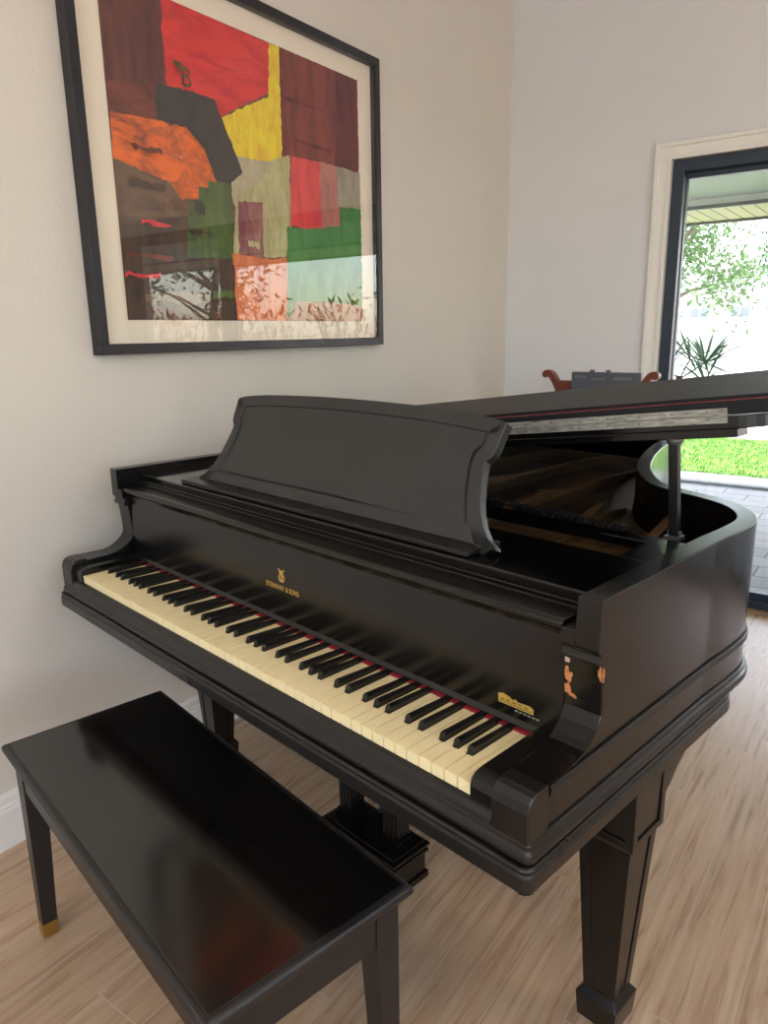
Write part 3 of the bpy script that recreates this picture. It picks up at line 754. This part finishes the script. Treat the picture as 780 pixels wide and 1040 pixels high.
make_leg(.628, .394); make_leg(-.628, .352, sx=-1); make_leg(-.30, 1.52, sy=-1)
# under-case beams
bm = B(); box(bm, -.58, .58, .37, .43, .585, .640); 
for x in (-.3, 0, .3): 
    prism(bm, [(x-.03, .43), (x+.03, .43), (-.25+x*.3+.03, 1.5), (-.25+x*.3-.03, 1.5)], 'z', .59, .640)
part('case_beam', bm, 'lacquer')
# pedal lyre
bm = B(); ly_, lx_ = .392, .003
def slab(hx, hy, z0, z1): box(bm, lx_-hx, lx_+hx, ly_-hy, ly_+hy, z0, z1)
slab(.122, .054, .045, .100); slab(.128, .060, .030, .046); slab(.128, .060, .100, .108); slab(.124, .056, .108, .116); slab(.130, .062, .116, .124); slab(.120, .053, .124, .130)
lyre = part('pedal_lyre', bm, 'lacquer', bevel=.0015)
bm = B(); slab(.11, .04, .6005, .640); build('lyre_head', bm, M['lacquer'], lyre, bevel=.001)
for s in (-1, 1):
    bm = B(); cx_ = lx_+s*.078
    pts = []
    w_ = .022
    for side_ in range(4):
        a0 = [(-w_, -w_), (w_, -w_), (w_, w_), (-w_, w_)][side_]; a1 = [(w_, -w_), (w_, w_), (-w_, w_), (-w_, -w_)][side_]
        nx_, ny_ = [(0, 1), (-1, 0), (0, -1), (1, 0)][side_]
        for k in range(9):
            t = k/9; dep = .0035 if k % 3 == 1 or k % 3 == 2 else 0
            dep = .004*abs(math.sin(t*3*PI)) if k else 0
            pts.append((cx_+a0[0]+(a1[0]-a0[0])*t+nx_*dep, ly_+a0[1]+(a1[1]-a0[1])*t+ny_*dep))
    prism(bm, pts, 'z', .150, .600)
    for z0, z1, h in ((.130, .140, .030), (.140, .150, .026), (.585, .600, .028)): box(bm, cx_-h, cx_+h, ly_-h, ly_+h, z0, z1)
    build('lyre_column', bm, M['lacquer'], lyre)
for k in (-1, 0, 1):
    bm = B(); x = lx_+k*.045
    prism(bm, [(x-.008, .34), (x-.009, .29), (x-.013, .262), (x-.010, .246), (x, .240), (x+.010, .246), (x+.013, .262), (x+.009, .29), (x+.008, .34)], 'z', .060, .068)
    build('pedal', bm, M['brass'], lyre, bevel=.002)
bm = B(); tube(bm, [(lx_-.03, ly_+.05, .12), (lx_-.05, .62, .60)], .006, 8); tube(bm, [(lx_+.03, ly_+.05, .12), (lx_+.05, .62, .60)], .006, 8); build('lyre_brace', bm, M['arm'], lyre)

# ------------------------------------------------------------------ bench
BM_ = Matrix.Translation((.0255, -.126, 0)) @ Matrix.Rotation(-.048, 4, 'Z')
bench = thing('piano_bench', 'glossy black duet piano bench with square tapered legs in front of the keyboard', 'bench', BM_)
hx, hy, bt = .4420, .1810, .475
bm = B(); box(bm, -hx+.013, hx-.013, -hy+.013, hy-.013, bt-.010, bt); build('seat_top', bm, M['bench_top'], bench, mtx=BM_, bevel=.0015)
bm = B(); pth = [(-hx, -hy), (hx, -hy), (hx, hy), (-hx, hy)]
sweep(bm, offset(pth, -.014), [(0, bt-.024), (0, bt-.0015), (.004, bt-.0005), (.009, bt-.002), (.0125, bt-.006), (.014, bt-.012), (.0125, bt-.018), (.008, bt-.024)])
prism(bm, offset(pth, -.0135), 'z', bt-.024, bt-.0105)
build('seat_moulding', bm, M['bench'], bench, mtx=BM_, smooth=True)
ix, iy = hx-.017, hy-.017
for a_ in ((-ix+.03, ix-.03, -iy+.003, -iy+.021), (-ix+.03, ix-.03, iy-.021, iy-.003), (-ix+.003, -ix+.021, -iy+.03, iy-.03), (ix-.021, ix-.003, -iy+.03, iy-.03)):
    bm = B(); box(bm, *a_, bt-.095, bt-.0242); build('apron', bm, M['bench'], bench, mtx=BM_, bevel=.001)
for sx_ in (-1, 1):
    for sy_ in (-1, 1):
        bm = B(); cx_, cy_ = sx_*(ix-.0225), sy_*(iy-.0225)
        A = [(cx_-.0225, cy_-.0225), (cx_+.0225, cy_-.0225), (cx_+.0225, cy_+.0225), (cx_-.0225, cy_+.0225)]
        # inner faces taper; outer faces stay plumb
        def ringv(s, z): 
            return [bm.verts.new((cx_+sx_*.0225 - sx_*(s*2 if (x-cx_)*sx_ < 0 else 0), cy_+sy_*.0225 - sy_*(s*2 if (y-cy_)*sy_ < 0 else 0), z)) for x, y in A]
        rr = [ringv(.0225, bt-.0242), ringv(.0225, bt-.098), ringv(.0160, .036), ringv(.0156, .034)]
        bm.faces.new(rr[0]); bm.faces.new(rr[-1][::-1])
        for P_, Q_ in zip(rr, rr[1:]):
            for i in range(4): bm.faces.new((P_[i], P_[(i+1) % 4], Q_[(i+1) % 4], Q_[i]))
        lg = build('leg', bm, M['bench'], bench, mtx=BM_, bevel=.001)
        bm = B(); rr = [ringv(.0160, .036), ringv(.0150, 0)]
        for r_ in rr:
            for v in r_: v.co.x += (v.co.x-(cx_+sx_*.0075))*.06; v.co.y += (v.co.y-(cy_+sy_*.0075))*.06
        bm.faces.new(rr[0]); bm.faces.new(rr[-1][::-1])
        for i in range(4): bm.faces.new((rr[0][i], rr[0][(i+1) % 4], rr[1][(i+1) % 4], rr[1][i]))
        build('foot_cap', bm, M['brass'], lg, mtx=BM_, label='brass foot cap')

# ------------------------------------------------------------------ chair behind the piano, by the door
CHM = WM @ Matrix.Translation((.703, 2.12, 0))
ch = thing('scroll_chair', 'red-brown wooden chair with scrolled ears and grey back panel behind the piano lid', 'chair', CHM)
for s in (-1, 1):
    bm = B(); pts = []
    cl = spline([(.185, .45), (.190, .80), (.178, 1.03), (.183, 1.065), (.198, 1.093), (.215, 1.116), (.232, 1.124), (.243, 1.118)], 5)
    wd = [.020+.003*math.sin(k) for k in range(len(cl))]
    L1 = offset([(s*x, z) for x, z in cl], .013, closed=False); L2 = offset([(s*x, z) for x, z in cl], -.013, closed=False)
    prism(bm, L1+L2[::-1], 'y', -.018, .018)
    tube(bm, [(s*.238, -.019, 1.118), (s*.238, .019, 1.118)], .015, 14)
    build('back_post', bm, M['mahogany'], ch, mtx=CHM, bevel=.002)
bm = B(); box(bm, -.176, .176, -.014, .014, 1.035, 1.092); build('crest_rail', bm, M['mahogany'], ch, mtx=CHM, bevel=.003)
bm = B(); fs = box(bm, -.110, .185, -.036, -.018, .80, 1.132)
for x in (-.022, .048): tube(bm, [(x-.010, -.027, 1.134), (x+.010, -.027, 1.134)], .008, 12)
bp = build('back_panel', bm, M['panel'], ch, mtx=CHM, bevel=.004)
for a_ in ((-.095, -.045, 1.106, 1.118), (-.02, .04, 1.100, 1.108), (.075, .15, 1.100, 1.114)):
    bm = B(); box(bm, a_[0], a_[1], -.038, -.0362, a_[2], a_[3]); build('pale_inlay', bm, M['steel'], bp, mtx=CHM)
bm = B(); prism(bm, [(-.20, -.02), (.20, -.02), (.23, -.44), (-.23, -.44)], 'z', .42, .465); build('seat', bm, M['mahogany'], ch, mtx=CHM, bevel=.006)
for x, y, x2, y2 in ((-.185, 0, -.19, .05), (.185, 0, .19, .05), (-.20, -.40, -.20, -.41), (.20, -.40, .20, -.41)):
    bm = B(); tube(bm, [(x2, y2, 0), (x, y, .42)], .014, 10, r1=.019); build('leg', bm, M['mahogany'], ch, mtx=CHM)

# ------------------------------------------------------------------ outside
bm = B(); box(bm, -3, 9.5, RY1+.15, 5.86, -.14, -.06); build('patio', bm, M['paver'], mtx=WM, kind='structure', origin='0')
bm = B(); box(bm, DX0-.1, DX1+.1, RY1+.10, RY1+.15, -.12, -.005); build('door_sill', bm, M['alu'], mtx=WM, kind='structure')
bm = B(); box(bm, -3, 9.5, 5.86, 5.96, -.14, -.035); build('kerb', bm, simple('kerb_stone', (120, 122, 118), .9), mtx=WM, kind='structure')
bm = B(); box(bm, -12, 2.91, 5.96, 6.42, -.14, -.06); tag(build('gravel_strip', bm, M['gravel'], mtx=WM, kind='stuff', origin='0'), 'pale gravel strip between the patio kerb and the lawn', 'gravel')
bm = B()
rr = random.Random(5)
bmesh.ops.create_grid(bm, x_segments=2, y_segments=2, size=1, matrix=Matrix.Translation((-4.6, 7.7, -.055)) @ Matrix.Diagonal((7.5, 1.28, 1, 1)))
for k in range(30000):
    x = -5.5+rr.random()*8.2; y = 6.42+rr.random()*2.55; h = .018+rr.random()*.022; a_ = rr.random()*6.28; w_ = .004
    dx, dy = math.cos(a_)*w_, math.sin(a_)*w_; lx_2, ly_2 = rr.uniform(-.012, .012), rr.uniform(-.012, .012)
    bm.faces.new([bm.verts.new(v) for v in ((x-dx, y-dy, -.056), (x+dx, y+dy, -.056), (x+lx_2, y+ly_2, -.056+h))])
lawn = build('lawn', bm, M['grass'], mtx=WM, kind='stuff', origin='0'); tag(lawn, 'sunlit green lawn beyond the patio', 'grass')
bm = B(); box(bm, -60, 60, 8.97, 75, -.14, -.062); build('driveway', bm, M['concrete'], mtx=WM, kind='structure', origin='0')
bm = B(); box(bm, 2.92, 14, 5.97, 8.96, -.14, -.061); build('planting_bed', bm, M['sink'], mtx=WM, kind='structure', origin='0')
bm = B(); box(bm, RX+.16, 40, -25, RY1+.14, -.20, -.10); box(bm, -20, RX+.16, -25, RY0-.16, -.20, -.10); build('yard_ground', bm, M['concrete'], mtx=WM, kind='structure', origin='0')
# porch roof: sloped ceiling, beam and slatted overhang
bm = B(); prism(bm, [(RY1+.15, 2.42), (5.0, 2.215), (5.0, 2.30), (RY1+.15, 2.52)], 'x', -3, 9); build('porch_ceiling', bm, M['soffit'], mtx=WM, kind='structure')
bm = B(); box(bm, -3, 9, 5.0, 5.06, 2.150, 2.30); build('porch_beam', bm, M['soffit'], mtx=WM, kind='structure')
bm = B(); box(bm, -3, 9, 4.985, 5.0, 2.145, 2.170); build('porch_trim', bm, M['beam'], mtx=WM, kind='structure')
bm = B(); box(bm, -3, 9, 5.06, 5.86, 2.165, 2.18); build('porch_soffit', bm, M['slat'], mtx=WM, kind='structure', origin='0')
bm = B(); box(bm, -3, 9, 5.86, 5.90, 2.145, 2.26); build('porch_fascia', bm, M['beam'], mtx=WM, kind='structure')
bm = B(); prism(bm, [(2.8, 3.02), (5.92, 2.27), (5.92, 2.31), (2.8, 3.08)], 'x', -3, 9); build('porch_roof', bm, M['roof'], mtx=WM, kind='structure')
bm = B(); box(bm, 6.2, 6.35, 4.9, 5.05, -.06, 2.15); build('porch_post', bm, M['stucco'], mtx=WM, kind='structure')
bm = B(); tube(bm, [(1.06, 3.12, 2.39), (1.06, 3.12, 2.355), (1.03, 3.12, 2.345), (1.005, 3.12, 2.36)], .006, 8); tag(build('ceiling_hook', bm, M['trim'], mtx=WM), 'small white hook under the porch ceiling outside the door', 'hook')
# palm in a pot
def frond(bm, base, az, el, L_, w=.012, droop=.5, mat=0):
    p = Vector(base); d = Vector((math.cos(az)*math.cos(el), math.sin(az)*math.cos(el), math.sin(el))); n = 7; Lp = []
    side_ = Vector((-math.sin(az), math.cos(az), 0))
    for i in range(n+1):
        t = i/n; ww = w*math.sin(PI*min(1, .12+t*.88))
        Lp.append((p.copy(), ww)); p = p+d*(L_/n); d = (d+Vector((0, 0, -droop/n*t*1.5))).normalized()
    A = [bm.verts.new(q+side_*ww+Vector((0, 0, ww*.4))) for q, ww in Lp]; Cc = [bm.verts.new(q) for q, ww in Lp]; D = [bm.verts.new(q-side_*ww+Vector((0, 0, ww*.4))) for q, ww in Lp]
    for i in range(n):
        bm.faces.new((A[i], A[i+1], Cc[i+1], Cc[i])); bm.faces.new((Cc[i], Cc[i+1], D[i+1], D[i]))
PLX, PLY = .50, 3.8
palm = thing('potted_palm', 'green fan-leaved palm in a clay pot on the patio outside the door', 'plant', WM @ Matrix.Translation((PLX, PLY, -.06)))
bm = B(); lathe(bm, [(.10, -.06), (.15, .0), (.165, .18), (.175, .20), (.175, .23), (.155, .23), (.15, .20)], PLX, PLY, 24); build('pot', bm, M['pot'], palm, mtx=WM, smooth=True)
bm = B(); tube(bm, [(PLX, PLY, .18), (PLX+.03, PLY, .6), (PLX+.12, PLY-.01, 1.02)], .022, 10, r1=.02); 
build('trunk', bm, M['bark'], palm, mtx=WM)
bm = B(); rr = random.Random(11)
for hub, nl in (((PLX+.26, PLY-.02, 1.10), 44), ((PLX+.16, PLY+.04, 1.12), 22), ((PLX+.26, PLY+.03, .98), 18), ((PLX+.04, PLY, 1.06), 12)):
    tube(bm, [(PLX+.12, PLY-.01, 1.0), hub], .006, 6)
    for k in range(nl):
        frond(bm, hub, rr.uniform(0, 2*PI), rr.uniform(-.35, .95), rr.uniform(.22, .36), .009, rr.uniform(.2, .6))
build('fronds', bm, M['frond'], palm, mtx=WM)
# trees
def tree(x, y, h, r, mat, label, seed, n=2600, ls=.10, open_=.25, group='trees beyond the lawn'):
    rr = random.Random(seed); t = thing('tree', label, 'tree', WM @ Matrix.Translation((x, y, -.06)), group)
    bm = B(); tube(bm, [(x, y, -.06), (x+.1, y, h*.25), (x-.1, y+.1, h*.5), (x+.1, y, h*.8)], .16, 10, r1=.05)
    tips = []
    for k in range(16):
        a_ = rr.uniform(0, 2*PI); z0 = h*rr.uniform(.22, .6); e = (x+math.cos(a_)*r*.8, y+math.sin(a_)*r*.8, z0+h*rr.uniform(.05, .3))
        tube(bm, [(x, y, z0), ((x+e[0])/2, (y+e[1])/2, z0+.5*(e[2]-z0)+.1), e], .05, 6, r1=.012); tips.append(e)
    build('trunk', bm, M['bark'], t, mtx=WM)
    bm = B(); clumps = [(tp[0]+rr.uniform(-.4, .4), tp[1]+rr.uniform(-.4, .4), tp[2]+rr.uniform(-.3, .5)) for tp in tips for _ in range(3)]
    clumps += [(x+rr.gauss(0, r*.35), y+rr.gauss(0, r*.35), h*rr.uniform(.45, .95)) for _ in range(18)]
    for k in range(n):
        c_ = rr.choice(clumps); p = Vector((c_[0]+rr.gauss(0, .33), c_[1]+rr.gauss(0, .33), c_[2]+rr.gauss(0, .28)))
        u = Vector((rr.gauss(0, 1), rr.gauss(0, 1), rr.gauss(0, 1))).normalized(); v = u.orthogonal().normalized(); s = ls*rr.uniform(.6, 1.3)
        bm.faces.new([bm.verts.new(p+u*s*a_+v*s*b_) for a_, b_ in ((-1, 0), (0, -.45), (1, 0), (0, .45))])
    build('foliage', bm, mat, t, mtx=WM)
tree(-2.6, 14.5, 7.2, 2.3, M['leaf'], 'light green leafy tree beyond the lawn, nearest the door jamb', 1, 15000, ls=.06)
tree(.8, 21.5, 8.0, 2.6, M['leaf2'], 'darker green tree beyond the lawn, behind and right of the light green one', 2, 12000, ls=.075)
tree(7.0, 15.0, 6.0, 2.2, M['leaf'], 'broad green tree beyond the orange-leaved shrubs', 3, 2600)
tree(14.0, 13.0, 6.0, 2.2, M['leaf2'], 'dark green tree furthest from the painting wall', 4, 2000)
# shrubs with orange leaves (seen mirrored in the picture glass)
def shrub(x, y, h, seed, label):
    rr = random.Random(seed); s = thing('croton_shrub', label, 'shrub', WM @ Matrix.Translation((x, y, -.06)), 'orange-leaved shrubs by the patio')
    bm = B()
    for k in range(7):
        a_ = rr.uniform(0, 6.28); tube(bm, [(x, y, -.06), (x+math.cos(a_)*.15, y+math.sin(a_)*.15, h*.5), (x+math.cos(a_)*.3, y+math.sin(a_)*.3, h*.85)], .012, 6)
    build('stems', bm, M['bark'], s, mtx=WM)
    bm = B()
    for k in range(420):
        a_ = rr.uniform(0, 6.28); q = rr.random()**.5*.42; z = rr.uniform(.15, h)
        frond(bm, (x+math.cos(a_)*q, y+math.sin(a_)*q, z), rr.uniform(0, 6.28), rr.uniform(0, 1.2), rr.uniform(.10, .18), .02, .5)
    for f in bm.faces: f.material_index = 0
    fo = build('foliage', bm, M['croton'], s, mtx=WM)
for k, (x, y, h) in enumerate([(3.6, 6.6, 1.5), (4.5, 6.7, 1.7), (5.5, 6.6, 1.6), (6.5, 6.7, 1.8), (7.5, 6.6, 1.6), (8.6, 6.8, 1.7)]): shrub(x, y, h, k+21, 'bushy shrub with long pointed orange leaves growing beside the patio')
# house across the drive
hs = thing('house', 'pale single-storey house with small windows far across the drive', 'house', WM @ Matrix.Translation((-2, 58, -.06)))
bm = B(); box(bm, -26, 22, 55, 62, -.06, 3.6); build('house_wall', bm, M['stucco'], hs, mtx=WM)
bm = B(); prism(bm, [(54.2, 3.55), (62.8, 3.55), (58.5, 5.4)], 'x', -27, 23); build('house_roof', bm, M['roof'], hs, mtx=WM)
for k in range(16):
    x = -22+k*2.6
    bm = B(); box(bm, x, x+1.15, 54.95, 55.0, 1.95, 2.6); w_ = build('house_window', bm, M['hazed_glass'], hs, mtx=WM)
    bm = B()
    for a_ in ((x-.08, x+1.23, 2.6, 2.68), (x-.08, x+1.23, 1.87, 1.95), (x-.08, x, 1.95, 2.6), (x+1.15, x+1.23, 1.95, 2.6), (x+.52, x+.60, 1.95, 2.6)): box(bm, a_[0], a_[1], 54.88, 54.94, a_[2], a_[3])
    build('window_surround', bm, M['trim'], w_, mtx=WM)

# ------------------------------------------------------------------ light
w = bpy.data.worlds.new('sky'); scene.world = w; w.use_nodes = True; nt = w.node_tree
bg = nt.nodes['Background']; sk = nt.nodes.new('ShaderNodeTexSky'); sk.sky_type = 'NISHITA'; sk.sun_disc = False
sk.sun_elevation = math.radians(52); sk.sun_rotation = math.radians(0); sk.air_density = 1; sk.dust_density = 1.5
hs_ = nt.nodes.new('ShaderNodeHueSaturation'); hs_.inputs['Saturation'].default_value = .8
nt.links.new(sk.outputs[0], hs_.inputs['Color']); nt.links.new(hs_.outputs[0], bg.inputs[0]); bg.inputs[1].default_value = .32
sun = bpy.data.lights.new('sun', 'SUN'); sun.energy = 2.6; sun.angle = math.radians(1.5); sun.color = (1, .95, .86)
so = bpy.data.objects.new('sun', sun); col.objects.link(so)
sd = (WM.to_3x3() @ Vector((-.30, -.25, 1.0))).normalized()      # towards the sun
so.rotation_euler = sd.to_track_quat('Z', 'Y').to_euler()
def portal(cx, cy, cz, sx, sy, direction, energy, colr):
    l = bpy.data.lights.new('daylight', 'AREA'); l.shape = 'RECTANGLE'; l.size = sx; l.size_y = sy; l.energy = energy; l.color = colr
    o = bpy.data.objects.new('daylight', l); col.objects.link(o)
    d = (WM.to_3x3() @ Vector(direction)).normalized()
    o.matrix_basis = Matrix.Translation(W(cx, cy, cz)) @ d.to_track_quat('-Z', 'Z').to_matrix().to_4x4()
    return o
PORT = []
for h in RW: PORT.append(((RX+.14, (h[0]+h[1])/2, (h[2]+h[3])/2, h[1]-h[0], h[3]-h[2], (-1, 0, 0))))
for h in FW: PORT.append((((h[0]+h[1])/2, RY0-.14, (h[2]+h[3])/2, h[1]-h[0], h[3]-h[2], (0, 1, 0))))
PORT.append(((DX0+DX1)/2, RY1+.14, DH/2, DX1-DX0, DH, (0, -1, 0)))
for p in PORT:
    o = portal(*p, 1, (1, 1, 1)); o.data.cycles.is_portal = True

# warm fill lights added under the ceiling, unseen, to light the room
for x, y in ((1.5, -2.4), (3.6, -2.4), (3.9, .6)):
    l = bpy.data.lights.new('added_warm_fill', 'AREA'); l.shape = 'DISK'; l.size = .35; l.energy = 5; l.color = (1, .88, .72)
    o = bpy.data.objects.new('added_warm_fill', l); col.objects.link(o); o.location = W(x, y, RH-.02)

# ------------------------------------------------------------------ camera
cam = bpy.data.cameras.new('camera'); co = bpy.data.objects.new('camera', cam); col.objects.link(co); scene.camera = co
C = Vector((1.1359, -.6643, 1.3108)); yaw, pit, rol, f = .7963, -.2428, -.0155, 738.16
fwv = Vector((-math.sin(yaw)*math.cos(pit), math.cos(yaw)*math.cos(pit), math.sin(pit)))
r_ = Vector((math.cos(yaw), math.sin(yaw), 0)); u_ = r_.cross(fwv)
r2 = r_*math.cos(rol)+u_*math.sin(rol); u2 = -r_*math.sin(rol)+u_*math.cos(rol)
co.matrix_world = Matrix(((r2.x, u2.x, -fwv.x, C.x), (r2.y, u2.y, -fwv.y, C.y), (r2.z, u2.z, -fwv.z, C.z), (0, 0, 0, 1)))
cam.sensor_fit = 'VERTICAL'; cam.sensor_height = 24; cam.lens = f/1040*24; cam.clip_start = .05; cam.clip_end = 200

scene.view_settings.view_transform = 'Standard'; scene.view_settings.look = 'None'; scene.view_settings.gamma = 1
scene.view_settings.use_curve_mapping = False; scene.view_settings.exposure = 1.85
scene.cycles.use_denoising = True; scene.cycles.max_bounces = 10; scene.cycles.diffuse_bounces = 6; scene.cycles.glossy_bounces = 5
scene.cycles.transparent_max_bounces = 12; scene.cycles.sample_clamp_indirect = 8; scene.cycles.caustics_reflective = False; scene.cycles.caustics_refractive = False
